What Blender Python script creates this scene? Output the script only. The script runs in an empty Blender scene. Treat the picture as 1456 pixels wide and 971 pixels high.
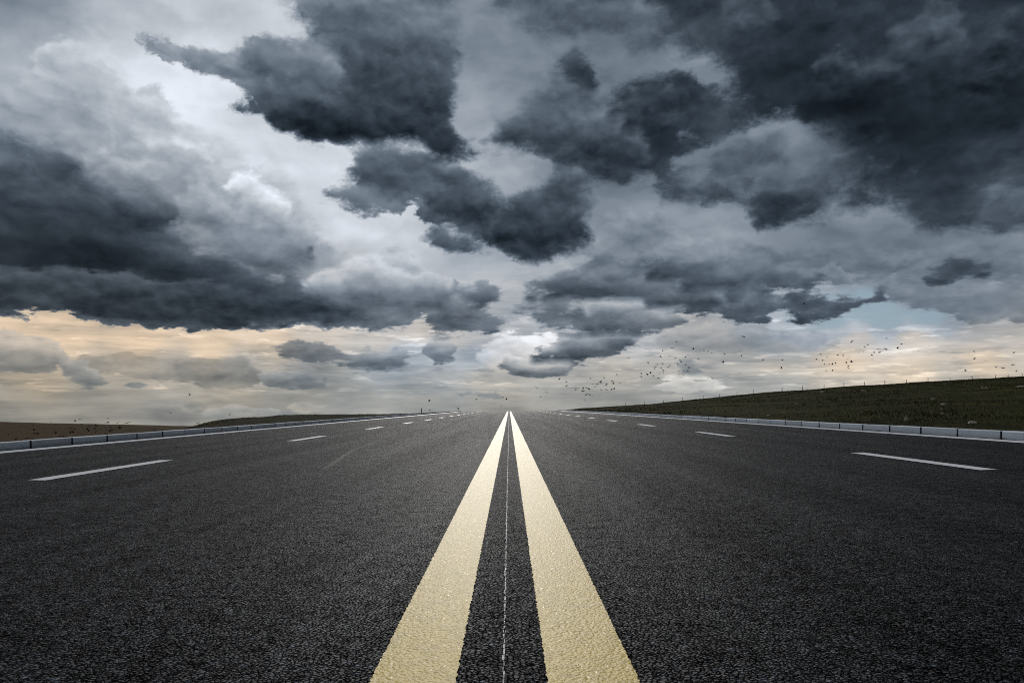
import bpy, bmesh, math, random
import numpy as np
from mathutils import Vector, Matrix
from mathutils.bvhtree import BVHTree

random.seed(7)
rng = np.random.default_rng(7)
R = math.radians
scene = bpy.context.scene
col = scene.collection

EYE = 0.50            # camera height over the road centre line
FOC = 1075.0          # focal length in units of a 1456-wide picture
VX, VY = 724.0, 579.0  # vanishing point of the level road in those units
CROSS = 0.0105        # cross fall of the carriageway (rises to the right)


# ------------------------------------------------------------------ helpers
def tag(o, label=None, cat=None, group=None, kind=None):
    if label: o['label'] = label
    if cat: o['category'] = cat
    if group: o['group'] = group
    if kind: o['kind'] = kind
    return o


def mesh_obj(name, verts, faces, mat, parent=None, smooth=False):
    me = bpy.data.meshes.new(name)
    me.from_pydata([tuple(v) for v in verts], [], faces)
    me.update()
    if smooth:
        me.polygons.foreach_set('use_smooth', [True] * len(me.polygons))
    o = bpy.data.objects.new(name, me)
    if mat: me.materials.append(mat)
    col.objects.link(o)
    if parent: o.parent = parent
    return o


def bm_obj(name, bm, mat, parent=None, smooth=False):
    me = bpy.data.meshes.new(name)
    bm.to_mesh(me); bm.free()
    if smooth:
        me.polygons.foreach_set('use_smooth', [True] * len(me.polygons))
    o = bpy.data.objects.new(name, me)
    if mat: me.materials.append(mat)
    col.objects.link(o)
    if parent: o.parent = parent
    return o


def at(px, py, Y):
    """point of the place seen at (px, py) in the photograph at depth Y"""
    return Vector(((px - VX) / FOC * Y, Y, EYE + (VY - py) / FOC * Y))


def road_z(Y):
    """long profile: level, then over a crest"""
    d = np.maximum(np.asarray(Y, float) - 90.0, 0.0)
    z = -0.00032 * d * d
    far = d > 40
    z = np.where(far, -0.00032 * 1600 - 0.0256 * (d - 40), z)
    return z


def rz(X, Y):
    return float(road_z(Y)) + CROSS * X


# --------------------------------------------------------- node expressions
class G:
    """tiny expression layer over a shader node tree"""
    def __init__(self, nt):
        self.nt = nt; self.L = nt.links.new

    def n(self, t, **kw):
        nd = self.nt.nodes.new(t)
        for k, v in kw.items(): setattr(nd, k, v)
        return nd

    def put(self, sock, v):
        if v is None: return
        if isinstance(v, bpy.types.NodeSocket): self.L(v, sock)
        else: sock.default_value = v

    def m(self, op, a, b=None, c=None, clamp=False):
        nd = self.n('ShaderNodeMath', operation=op, use_clamp=clamp)
        for s, v in zip(nd.inputs, (a, b, c)): self.put(s, v)
        return nd.outputs[0]

    def add(self, a, b): return self.m('ADD', a, b)
    def sub(self, a, b): return self.m('SUBTRACT', a, b)
    def mul(self, a, b): return self.m('MULTIPLY', a, b)
    def mad(self, a, b, c): return self.m('MULTIPLY_ADD', a, b, c)

    def ss(self, x, lo, hi, a=0.0, b=1.0, smooth=True):
        nd = self.n('ShaderNodeMapRange', interpolation_type='SMOOTHSTEP' if smooth else 'LINEAR', clamp=True)
        for s, v in zip(nd.inputs, (x, lo, hi, a, b)): self.put(s, v)
        return nd.outputs[0]

    def mix(self, f, a, b):
        nd = self.n('ShaderNodeMix', data_type='FLOAT')
        self.put(nd.inputs[0], f); self.put(nd.inputs[2], a); self.put(nd.inputs[3], b)
        return nd.outputs[0]

    def mixc(self, f, a, b, blend='MIX'):
        nd = self.n('ShaderNodeMix', data_type='RGBA', blend_type=blend)
        self.put(nd.inputs[0], f); self.put(nd.inputs[6], a); self.put(nd.inputs[7], b)
        return nd.outputs[2]

    def xyz(self, x, y, z):
        nd = self.n('ShaderNodeCombineXYZ')
        for s, v in zip(nd.inputs, (x, y, z)): self.put(s, v)
        return nd.outputs[0]

    def sep(self, v):
        nd = self.n('ShaderNodeSeparateXYZ'); self.put(nd.inputs[0], v)
        return nd.outputs

    def vm(self, op, a, b=None, s=None):
        nd = self.n('ShaderNodeVectorMath', operation=op)
        self.put(nd.inputs[0], a)
        if b is not None: self.put(nd.inputs[1], b)
        if s is not None: self.put(nd.inputs['Scale'], s)
        return nd.outputs['Value'] if op in ('LENGTH', 'DOT_PRODUCT') else nd.outputs[0]

    def noise(self, v, scale, detail=4, rough=0.5, lac=2.0, dist=0.0, out='Fac'):
        nd = self.n('ShaderNodeTexNoise')
        self.put(nd.inputs['Vector'], v)
        nd.inputs['Scale'].default_value = scale
        nd.inputs['Detail'].default_value = detail
        nd.inputs['Roughness'].default_value = rough
        nd.inputs['Lacunarity'].default_value = lac
        nd.inputs['Distortion'].default_value = dist
        return nd.outputs[out]

    def voro(self, v, scale, detail=0, rough=0.5, lac=2.0, out='Distance', feature='F1', rnd=1.0, smooth=None):
        nd = self.n('ShaderNodeTexVoronoi', feature=feature, normalize=(detail > 0))
        self.put(nd.inputs['Vector'], v)
        nd.inputs['Scale'].default_value = scale
        nd.inputs['Detail'].default_value = detail
        nd.inputs['Roughness'].default_value = rough
        nd.inputs['Lacunarity'].default_value = lac
        nd.inputs['Randomness'].default_value = rnd
        if smooth is not None: nd.inputs['Smoothness'].default_value = smooth
        return nd.outputs[out]


def new_mat(name):
    mt = bpy.data.materials.new(name); mt.use_nodes = True
    nt = mt.node_tree
    return mt, G(nt), nt.nodes['Principled BSDF']


def bump(g, h, strength, dist, normal=None):
    nd = g.n('ShaderNodeBump')
    nd.inputs['Strength'].default_value = strength
    nd.inputs['Distance'].default_value = dist
    g.put(nd.inputs['Height'], h)
    if normal is not None: g.put(nd.inputs['Normal'], normal)
    return nd.outputs[0]


# Storm clouds laid out by bearing and elevation (not by the lens): every
# cloud bank is an outline in bearing/elevation, its tone is what the cloud
# itself sends out, and fractal noise frays the edges and models the billows.
DARK = [
 [(198,62),(208,45),(216,42),(222,58),(240,57),(245,68),(275,66),(320,68),(340,48),(365,45),(385,52),(410,40),(430,48),(405,20),(385,0),(380,-300),(670,-300),(662,40),(655,60),(660,100),(652,128),(650,160),(660,185),(680,195),(692,236),(640,224),(600,217),(560,202),(500,206),(470,212),(430,196),(395,192),(388,180),(410,172),(380,172),(350,168),(330,150),(345,138),(330,125),(310,115),(275,108),(265,98),(245,92),(225,95),(218,80),(205,75)],
 [(452,272),(470,263),(500,270),(505,235),(510,210),(560,205),(620,222),(680,240),(690,265),(715,290),(780,262),(790,238),(800,246),(830,270),(835,310),(842,345),(800,370),(740,374),(690,357),(640,322),(600,317),(583,312),(592,285),(575,300),(560,305),(520,312),(480,305),(458,292)],
 [(660,-300),(1900,-300),(1900,350),(1440,330),(1370,322),(1330,330),(1260,300),(1200,292),(1160,300),(1110,325),(1075,327),(1058,305),(1075,290),(1110,270),(1140,240),(1150,200),(1132,158),(1080,185),(1030,205),(985,215),(965,235),(985,250),(1050,280),(1040,292),(960,285),(900,265),(850,255),(800,235),(785,240),(760,235),(700,225),(690,200),(730,150),(760,120),(800,112),(795,82),(815,76),(832,85),(847,105),(852,117),(880,120),(900,103),(940,106),(975,108),(1000,118),(1040,115),(1030,95),(985,80),(960,70),(920,75),(870,65),(800,55),(740,50),(715,40),(690,30)],
 [(738,420),(760,395),(800,385),(830,370),(860,350),(900,345),(960,355),(1010,365),(1060,375),(1100,375),(1150,390),(1172,400),(1140,408),(1092,410),(1112,430),(1102,448),(1050,456),(1000,453),(950,450),(900,440),(870,425),(820,420),(770,425),(740,432)],
 [(1150,387),(1180,371),(1230,388),(1262,390),(1292,380),(1270,400),(1220,400),(1190,409)],
 [(-400,150),(0,165),(20,180),(50,205),(100,225),(150,240),(180,270),(220,290),(270,320),(320,350),(400,390),(450,400),(500,385),(540,400),(600,400),(650,405),(700,410),(718,421),(690,433),(650,440),(660,455),(700,458),(728,465),(690,470),(640,472),(600,462),(560,467),(500,463),(460,467),(400,469),(330,473),(300,467),(250,468),(200,471),(195,456),(170,450),(160,458),(140,460),(110,458),(90,447),(50,445),(0,446),(-400,450)],
 [(78,461),(110,457),(150,455),(200,457),(208,471),(150,469),(90,467)],
 [(0,449),(30,447),(62,448),(40,454),(0,452)],
]
MID = [
 [(-400,120),(0,110),(60,75),(75,62),(110,68),(145,95),(165,110),(190,128),(215,122),(245,140),(252,165),(330,190),(420,250),(440,330),(420,430),(-400,440)],
 [(330,330),(420,310),(480,370),(560,360),(620,380),(655,410),(650,440),(500,460),(400,460)],
 [(110,502),(180,500),(240,510),(300,505),(340,510),(380,530),(370,548),(300,552),(230,541),(150,531),(110,520)],
 [(690,490),(703,479),(735,477),(760,470),(785,476),(802,500),(817,520),(780,531),(740,531),(710,526),(668,516),(680,500)],
 [(950,470),(1060,462),(1160,475),(1200,490),(1100,500),(980,505),(900,500)],
 [(1240,402),(1300,395),(1900,398),(1900,458),(1390,463),(1345,447),(1290,428)],
 [(258,590),(262,576),(290,560),(320,560),(330,572),(360,576),(340,586),(300,592)],
 [(400,582),(420,570),(450,574),(480,582),(440,588)],
 [(850,300),(900,285),(960,300),(1040,330),(1100,345),(1180,350),(1300,340),(1456,340),(1900,345),(1900,400),(1300,395),(1200,410),(1000,380),(880,350)],
]
FRONT = [   # separate heads and banks, far to near: outline, tone of the lit top, tone of the base
 ([(60,84),(75,62),(112,66),(145,95),(170,112),(200,130),(180,165),(120,172),(70,130)], .73, .62),
 ([(140,152),(180,135),(240,139),(256,165),(272,190),(220,205),(160,195)], .75, .62),
 ([(190,187),(230,188),(265,199),(300,208),(312,235),(260,247),(210,227)], .82, .56),
 ([(325,262),(335,243),(360,238),(374,250),(387,270),(402,285),(422,300),(400,327),(350,312),(328,285)], .88, .55),
 ([(0,182),(20,173),(45,193),(60,208),(92,214),(112,230),(90,262),(40,272),(-40,265),(-40,190)], .46, .29),
 ([(95,228),(118,212),(150,214),(190,228),(237,245),(217,265),(240,285),(200,302),(150,290),(110,265)], .68, .32),
 ([(158,256),(200,240),(230,257),(262,268),(277,290),(252,322),(200,332),(160,300)], .54, .25),
 ([(248,275),(270,262),(292,262),(322,284),(352,300),(377,320),(370,347),(310,352),(270,322)], .70, .31),
 ([(-400,400),(100,384),(220,389),(330,399),(430,424),(520,434),(470,457),(330,466),(200,452),(80,441),(-400,432)], .30, .25),
 ([(400,12),(440,-12),(520,-22),(600,-22),(656,20),(650,72),(590,92),(500,77),(450,52)], .53, .35),
 ([(335,86),(342,58),(370,45),(402,49),(440,60),(482,80),(502,110),(470,132),(420,122),(360,107)], .51, .36),
 ([(488,88),(520,74),(560,80),(640,88),(657,130),(645,177),(560,162),(500,132)], .34, .23),
 ([(380,157),(420,150),(450,134),(540,149),(620,163),(662,195),(682,217),(640,220),(560,202),(480,207),(400,192)], .26, .195),
 ([(503,240),(518,209),(560,204),(612,219),(642,245),(600,267),(540,272),(505,267)], .45, .31),
 ([(595,275),(612,248),(660,237),(702,261),(722,300),(690,322),(620,307)], .37, .26),
 ([(698,304),(730,275),(760,269),(780,250),(792,242),(817,257),(837,290),(840,335),(790,364),(730,367),(680,347)], .37, .205),
 ([(720,8),(760,-12),(800,-8),(900,0),(962,20),(900,52),(820,57),(750,47)], .45, .33),
 ([(690,202),(715,170),(745,154),(800,139),(870,149),(922,190),(932,240),(860,252),(780,237)], .41, .24),
 ([(858,155),(880,121),(905,102),(942,105),(977,109),(1012,121),(1052,150),(1020,192),(950,202),(890,182)], .31, .19),
 ([(794,84),(812,75),(833,85),(849,105),(852,128),(820,128),(802,102)], .30, .27),
 ([(1000,220),(1030,200),(1062,194),(1112,178),(1132,200),(1122,252),(1060,262),(1010,247)], .43, .32),
 ([(983,255),(1000,245),(1020,250),(1052,270),(1082,286),(1040,297),(1000,287)], .38, .23),
 ([(1028,-20),(1090,-12),(1104,40),(1062,62),(1020,42)], .33, .23),
 ([(1148,90),(1165,74),(1185,72),(1217,85),(1232,110),(1190,127),(1155,112)], .31, .20),
 ([(1228,98),(1245,84),(1272,77),(1302,90),(1312,110),(1260,127)], .28, .175),
 ([(1143,232),(1155,218),(1170,211),(1190,207),(1217,219),(1237,236),(1200,247),(1160,247)], .48, .27),
 ([(1058,305),(1080,280),(1112,261),(1162,269),(1192,290),(1150,312),(1110,329),(1075,329)], .31, .21),
 ([(1268,245),(1285,234),(1302,238),(1322,250),(1290,260)], .31, .23),
 ([(1388,278),(1405,264),(1432,257),(1472,264),(1502,300),(1440,317),(1395,302)], .43, .29),
 ([(1298,20),(1320,-12),(1382,0),(1372,62),(1320,92),(1250,62)], .34, .24),
 ([(1398,40),(1420,14),(1462,9),(1502,60),(1456,112),(1400,92)], .27, .175),
 ([(1160,175),(1210,160),(1270,168),(1310,190),(1250,200),(1190,195)], .22, .16),
 ([(1340,120),(1380,108),(1420,118),(1450,140),(1400,150),(1350,142)], .27, .2),
 ([(735,425),(760,400),(800,388),(850,380),(900,375),(950,395),(1010,405),(1040,420),(1000,440),(930,446),(870,430),(800,430)], .47, .27),
 ([(880,362),(920,352),(970,360),(1010,366),(1060,374),(1100,374),(1150,390),(1172,400),(1140,408),(1080,411),(1000,408),(940,398),(900,385)], .47, .27),
 ([(1005,450),(1028,426),(1050,430),(1070,414),(1102,420),(1113,438),(1096,456),(1040,458)], .43, .27),
 ([(820,442),(840,428),(870,424),(900,428),(930,440),(970,445),(976,459),(940,471),(880,475),(820,472),(765,463),(762,455),(790,450)], .68, .32),
 ([(748,502),(785,494),(800,480),(820,475),(850,477),(880,473),(900,473),(919,485),(905,498),(870,506),(810,512),(770,510)], .68, .29),
 ([(703,511),(718,504),(745,509),(775,512),(810,512),(820,522),(800,529),(770,534),(735,533),(713,522)], .80, .35),
 ([(723,441),(750,428),(790,424),(815,435),(832,446),(800,453),(755,454)], .52, .36),
 ([(658,426),(680,412),(700,409),(719,420),(712,431),(685,433)], .46, .31),
 ([(596,492),(610,477),(625,482),(642,488),(647,500),(630,517),(611,513)], .68, .42),
 ([(478,507),(510,497),(545,500),(565,491),(579,500),(573,516),(540,524),(500,523)], .58, .39),
 ([(382,496),(420,487),(470,491),(502,500),(490,513),(440,516),(400,506)], .52, .39),
 ([(598,442),(640,425),(670,440),(700,455),(732,464),(700,471),(650,474),(610,467)], .50, .33),
 ([(-40,478),(0,473),(10,469),(20,477),(30,486),(42,476),(60,474),(72,485),(83,491),(87,505),(75,520),(88,529),(60,532),(0,527),(-40,527)], .70, .48),
 ([(86,514),(130,510),(128,525),(145,534),(153,545),(120,555),(103,540),(92,535)], .57, .48),
 ([(366,531),(395,525),(440,532),(482,545),(430,551),(378,546)], .55, .42),
 ([(1112,422),(1130,412),(1150,423),(1175,426),(1200,417),(1234,435),(1192,449),(1150,455),(1119,451)], .34, .27),
 ([(1307,397),(1330,388),(1340,370),(1360,364),(1385,370),(1415,382),(1408,395),(1370,394),(1350,400),(1325,403)], .32, .27),
 ([(1232,412),(1245,400),(1264,404),(1253,422),(1238,426)], .41, .36),
 ([(964,519),(982,512),(1005,530),(975,529)], .50, .47),
 ([(926,547),(950,540),(985,537),(1027,543),(1033,554),(980,559),(940,556)], .82, .64),
 ([(592,337),(620,323),(660,335),(697,363),(660,364),(620,354)], .43, .29),
 ([(560,525),(600,522),(650,527),(640,533),(590,534)], .66, .60),
 ([(260,592),(300,583),(340,578),(390,580),(420,586),(380,592),(310,596)], .62, .50),
 ([(180,548),(198,545),(215,549),(200,552)], .52, .49),
 ([(225,547),(250,551),(240,553)], .52, .5),
 ([(645,562),(690,558),(740,563),(700,567)], .50, .48),
 ([(425,405),(445,384),(470,388),(498,370),(528,364),(545,380),(580,386),(600,374),(628,386),(650,405),(656,430),(600,441),(540,440),(480,434),(440,425)], .76, .37),
 ([(250,345),(275,325),(310,322),(335,330),(370,325),(400,338),(430,345),(450,365),(430,385),(380,388),(320,372)], .62, .33),
]
T_DARK = [(215,65,.46),(300,85,.42),(350,75,.47),(400,80,.46),(420,110,.38),(450,60,.47),(430,15,.56),(470,20,.50),(520,40,.40),(580,20,.38),(560,100,.29),(620,100,.28),(640,150,.27),(450,150,.23),(500,170,.18),(600,190,.20),(640,215,.22),(370,150,.28),(560,150,.25),(500,100,.33),
 (480,285,.32),(530,240,.38),(600,240,.36),(560,290,.36),(640,280,.28),(700,320,.25),(780,340,.22),(740,360,.22),(810,290,.27),(750,290,.34),(640,345,.34),(670,255,.38),
 (700,0,.42),(760,20,.36),(850,30,.36),(900,40,.33),(960,20,.27),(1010,50,.27),(740,55,.45),(1050,80,.23),(1100,30,.25),(1150,60,.21),(1200,20,.26),(1300,20,.28),(1400,30,.24),(1250,60,.23),(1180,90,.26),(1270,90,.22),(1200,140,.155),(1250,150,.155),(1100,140,.18),(1000,170,.18),(950,200,.165),(900,220,.2),(850,180,.25),(780,180,.34),(730,190,.40),(820,95,.26),(870,130,.33),(950,130,.25),(1350,130,.22),(1400,100,.20),(1350,60,.28),(1456,100,.19),(1400,180,.21),(1300,200,.19),(1250,230,.2),(1180,200,.2),(1175,220,.34),(1200,270,.23),(1120,290,.23),(1090,310,.24),(1350,270,.22),(1400,300,.27),(1420,275,.33),(1330,310,.28),(1000,275,.3),(920,255,.22),(1456,300,.3),(1500,-100,.25),(700,-100,.4),
 (800,400,.43),(880,370,.36),(900,395,.32),(960,410,.27),(1050,400,.28),(1120,395,.3),(950,365,.45),(1040,378,.45),(1060,430,.36),(1020,440,.28),(1090,440,.3),(970,440,.25),(780,420,.43),(780,440,.45),
 (850,440,.62),(880,467,.33),(920,467,.36),(800,465,.36),(830,480,.52),(840,498,.32),(780,507,.36),(905,483,.62),(760,530,.40),(780,523,.6),
 (1170,437,.31),(1360,383,.32),(1248,412,.37),(1220,392,.40),
 (0,180,.38),(20,200,.36),(60,240,.31),(120,260,.26),(30,300,.26),(100,320,.23),(200,330,.22),(150,370,.18),(250,390,.18),(50,380,.2),(300,400,.2),(380,410,.23),(180,290,.30),(240,300,.42),(260,330,.33),(330,360,.33),(350,400,.25),(400,445,.31),(300,440,.28),(150,440,.27),(40,430,.25),(450,400,.32),(480,420,.27),(520,430,.29),(560,420,.38),(610,425,.32),(600,392,.52),(640,408,.44),(560,455,.36),(640,460,.38),(690,465,.42),(500,455,.32),(200,460,.3),(120,463,.34),(690,420,.36),
 (400,493,.43),(520,512,.40),(440,500,.5),(420,540,.42)]
T_MID = [(100,95,.70),(60,150,.67),(200,150,.67),(150,190,.62),(250,190,.69),(300,200,.73),(380,240,.77),(400,300,.72),(330,250,.70),(60,200,.61),(200,240,.56),(250,260,.60),(300,300,.54),(20,130,.60),(360,320,.55),(420,340,.62),
 (450,380,.56),(560,385,.64),(520,375,.66),(600,400,.55),(480,440,.42),(180,515,.60),(300,520,.58),(300,545,.48),(360,540,.5),(20,480,.72),(40,520,.55),(70,490,.72),(10,505,.60),(120,520,.52),(130,548,.50),(620,485,.66),(625,510,.47),
 (770,483,.95),(755,478,.95),(720,485,.86),(790,505,.84),(780,522,.80),(740,526,.62),(810,516,.82),(690,505,.76),(730,505,.76),
 (1000,490,.60),(1100,482,.58),(1160,485,.62),(1300,410,.44),(1400,440,.50),(1456,420,.50),(1350,430,.47),(980,545,.76),(1010,552,.66),(985,522,.5),(310,568,.66),(290,588,.55),(440,580,.58),
 (900,310,.48),(1000,345,.52),(1100,360,.46),(1200,360,.42),(1300,360,.44),(1400,360,.45),(1456,380,.48),(770,430,.5),(820,440,.5)]
T_BACK = [(0,0,.53,0),(60,0,.56,0),(200,20,.70,0),(330,25,.77,0),(400,20,.81,0),(60,60,.66,0),(150,75,.80,0),(270,112,.90,0),(200,105,.88,0),(240,130,.92,0),(0,150,.66,0),(430,235,.85,0),(460,230,.87,0),(520,215,.80,0),(400,330,.74,0),(480,320,.84,0),(560,310,.84,0),(580,370,.74,0),(660,355,.66,0),(700,330,.58,0),(690,60,.51,0),(670,150,.56,0),(700,100,.55,0),(740,80,.45,0),(900,60,.38,0),(1000,100,.55,0),(1010,60,.45,0),(860,250,.42,0),(870,290,.49,0),(1000,310,.60,0),(960,290,.55,0),(1080,230,.39,0),(1180,240,.36,0),(1050,205,.44,0),(1110,170,.50,0),(1020,250,.46,0),(1120,260,.36,0),(1230,305,.55,0),(1240,320,.52,0),(1300,335,.47,0),(1450,310,.5,0),(1400,350,.52,0),(1456,230,.4,0),(1300,100,.3,0),(1456,0,.3,0),(1200,0,.3,0),(1150,335,.53,0),(1200,380,.50,0),(1320,420,.5,0),(1400,440,.52,0),
 (20,460,.77,.95),(100,475,.80,.95),(200,485,.79,.95),(300,490,.79,.9),(380,488,.78,.8),(450,480,.76,.5),(530,480,.73,.35),(600,472,.75,.4),(650,490,.72,.3),(740,465,.68,.1),(830,470,.66,.1),(900,490,.68,.15),(1000,480,.62,.3),(1080,465,.72,.1),(1100,500,.64,.15),(1190,452,.63,-1),(1260,455,.63,-1),(1320,448,.62,-1),(1130,456,.70,-.6),(1230,440,.62,-1),(1300,478,.82,.45),(1400,472,.72,.3),(1440,480,.76,.4),(1220,478,.80,.35),
 (50,540,.62,.9),(130,520,.63,.7),(250,515,.63,.6),(350,515,.61,.5),(450,530,.58,.35),(560,520,.62,.05),(590,500,.63,-.2),(660,505,.62,-.15),(620,540,.65,.2),(700,540,.65,.4),(780,545,.64,.35),(880,530,.67,.45),(960,535,.68,.4),(1050,520,.66,.35),(1100,520,.69,.5),(1200,515,.76,.75),(1300,530,.74,.7),(1400,520,.74,.75),(1456,510,.74,.5),
 (0,570,.53,.7),(0,595,.52,.6),(130,580,.535,.6),(250,590,.53,.5),(330,570,0.602,.65),(420,570,0.573,.5),(500,575,.57,.35),(600,575,.57,.35),(724,575,.57,.5),(800,570,.58,.4),(880,570,0.573,.4),(950,560,0.611,.35),(1020,560,0.611,.3),(1100,545,0.620,.3),(1200,545,0.696,.5),(1350,530,0.667,.5),(700,-100,.45,0),(100,-100,.5,0),(1400,-100,.28,0),(450,420,.6,.1),(400,240,.82,0),(600,260,.7,0)]

SOFT = [(200,80,.16),(300,70,.35),(400,150,.30),(430,20,.8),(480,205,.65),(560,210,.75),(655,100,.55),(660,200,.5),(690,30,.9),(760,60,.9),(870,65,.8),(1000,100,.55),(900,110,.5),(820,85,.25),(720,180,1),(780,240,.55),(850,260,.6),(1050,190,.4),(1010,230,.5),(1140,220,1),(1160,250,1),(1200,290,.8),(1090,325,.5),(1350,330,.8),(480,290,.4),(540,210,.6),(590,300,.2),(720,290,.7),(800,370,.5),(835,300,.75),(640,350,.3),
 (800,390,.5),(950,350,.75),(1150,395,.15),(1000,455,.3),(850,430,.6),(900,470,.25),(830,480,.6),(840,508,.15),(1170,435,.25),(1360,385,.25),(50,210,.85),(150,250,.5),(230,225,.4),(300,280,.45),(370,270,.4),(300,340,.6),(400,390,.8),(500,400,.55),(650,410,.3),(400,470,.25),(100,450,.22),(250,468,.25),(600,460,.2),(450,505,.25),(420,540,.3),(760,530,.2)]

AZ0 = R(38.0)
NC, NR = 128, 46          # outline table
NC2, NR2 = 64, 24         # tone table
ELO, EHI = -0.03, 0.60


def pix_of(az, E):
    u = np.tan(az)
    return VX + FOC * u, VY - FOC * E * np.sqrt(1 + u * u)


def inside(poly, X, Y):
    ins = np.zeros(X.shape, bool)
    n = len(poly)
    for i in range(n):
        x1, y1 = poly[i]; x2, y2 = poly[(i + 1) % n]
        if y1 == y2: continue
        c = ((Y >= min(y1, y2)) & (Y < max(y1, y2)))
        xi = x1 + (Y - y1) * (x2 - x1) / (y2 - y1)
        ins ^= c & (X < xi)
    return ins


def sdist(poly, X, Y):
    d = np.full(X.shape, 1e9)
    n = len(poly)
    for i in range(n):
        x1, y1 = poly[i]; x2, y2 = poly[(i + 1) % n]
        dx, dy = x2 - x1, y2 - y1
        t = np.clip(((X - x1) * dx + (Y - y1) * dy) / (dx * dx + dy * dy + 1e-9), 0, 1)
        d = np.minimum(d, np.hypot(X - x1 - t * dx, Y - y1 - t * dy))
    return np.where(inside(poly, X, Y), d, -d)


def field(polys, X, Y, w):
    """0.5 on the outline, towards 1 inside and 0 outside over w pixels"""
    best = np.full(X.shape, -1e9)
    for p in polys: best = np.maximum(best, sdist(p, X, Y))
    return 0.5 + 0.5 * np.sign(best) * (1 - np.exp(-np.abs(best) / w))


def toplight(polys, X, Y, k):
    """1 along the upper outline of the bank a point belongs to, fading downwards"""
    best = np.full(X.shape, -1e9); out = np.zeros(X.shape)
    for p in polys:
        d = sdist(p, X, Y)
        up = np.full(X.shape, 1e6)
        n = len(p)
        for i in range(n):
            x1, y1 = p[i]; x2, y2 = p[(i + 1) % n]
            if x1 == x2: continue
            c = (X >= min(x1, x2)) & (X < max(x1, x2))
            yi = y1 + (X - x1) * (y2 - y1) / (x2 - x1)
            dy = Y - yi
            up = np.where(c & (dy > 0) & (dy < up), dy, up)
        out = np.where((d > best) & (d > 0), np.exp(-up / k), out)
        best = np.maximum(best, d)
    known = best > 0
    for _ in range(25):                        # carry the value a little way past the outline
        P_ = np.pad(np.where(known, out, 0), 1); K_ = np.pad(known.astype(float), 1)
        num = P_[:-2, 1:-1] + P_[2:, 1:-1] + P_[1:-1, :-2] + P_[1:-1, 2:]
        den = K_[:-2, 1:-1] + K_[2:, 1:-1] + K_[1:-1, :-2] + K_[1:-1, 2:]
        new = (~known) & (den > 0)
        out = np.where(new, num / np.maximum(den, 1), out)
        known = known | new
    return out


def banks(polys, X, Y, w):
    """outline field and own tone of the small banks, each graded from lit top to shaded base"""
    best = np.full(X.shape, -1e9); tone = np.full(X.shape, .5)
    for p, t0, t1 in polys:
        d = sdist(p, X, Y)
        up = np.full(X.shape, 1e6); dn = np.full(X.shape, 1e6)
        n = len(p)
        for i in range(n):
            x1, y1 = p[i]; x2, y2 = p[(i + 1) % n]
            if x1 == x2: continue
            c = (X >= min(x1, x2)) & (X < max(x1, x2))
            dy = Y - (y1 + (X - x1) * (y2 - y1) / (x2 - x1))
            up = np.where(c & (dy > 0) & (dy < up), dy, up)
            dn = np.where(c & (dy < 0) & (-dy < dn), -dy, dn)
        cy_ = np.mean([q[1] for q in p])
        h = np.where(d > 0, up / (up + dn + 1e-6), np.where(Y < cy_, 0.0, 1.0))
        v = t0 + (t1 - t0) * np.clip(h * 1.12, 0, 1) ** 1.5
        tone = np.where((d > best) | (d > 0), v, tone); best = np.maximum(best, d)
    return 0.5 + 0.5 * np.sign(best) * (1 - np.exp(-np.abs(best) / w)), tone


def idw(pts, X, Y, k, p=3.0):
    num = np.zeros(X.shape); den = np.zeros(X.shape)
    for q in pts:
        d2 = (X - q[0]) ** 2 + (1.7 * (Y - q[1])) ** 2
        w = 1.0 / (d2 + 180.0) ** (p / 2)
        num += w * q[k]; den += w
    return num / den


def grid(nc, nr):
    # rows are closer together near the horizon
    t = np.linspace(0, 1, nr)
    E = ELO + (EHI - ELO) * (0.50 * t + 0.50 * t * t)
    az = np.linspace(-AZ0, AZ0, nc)
    A, EE = np.meshgrid(az, E)
    X, Y = pix_of(A, EE)
    return E, X, Y


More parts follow.
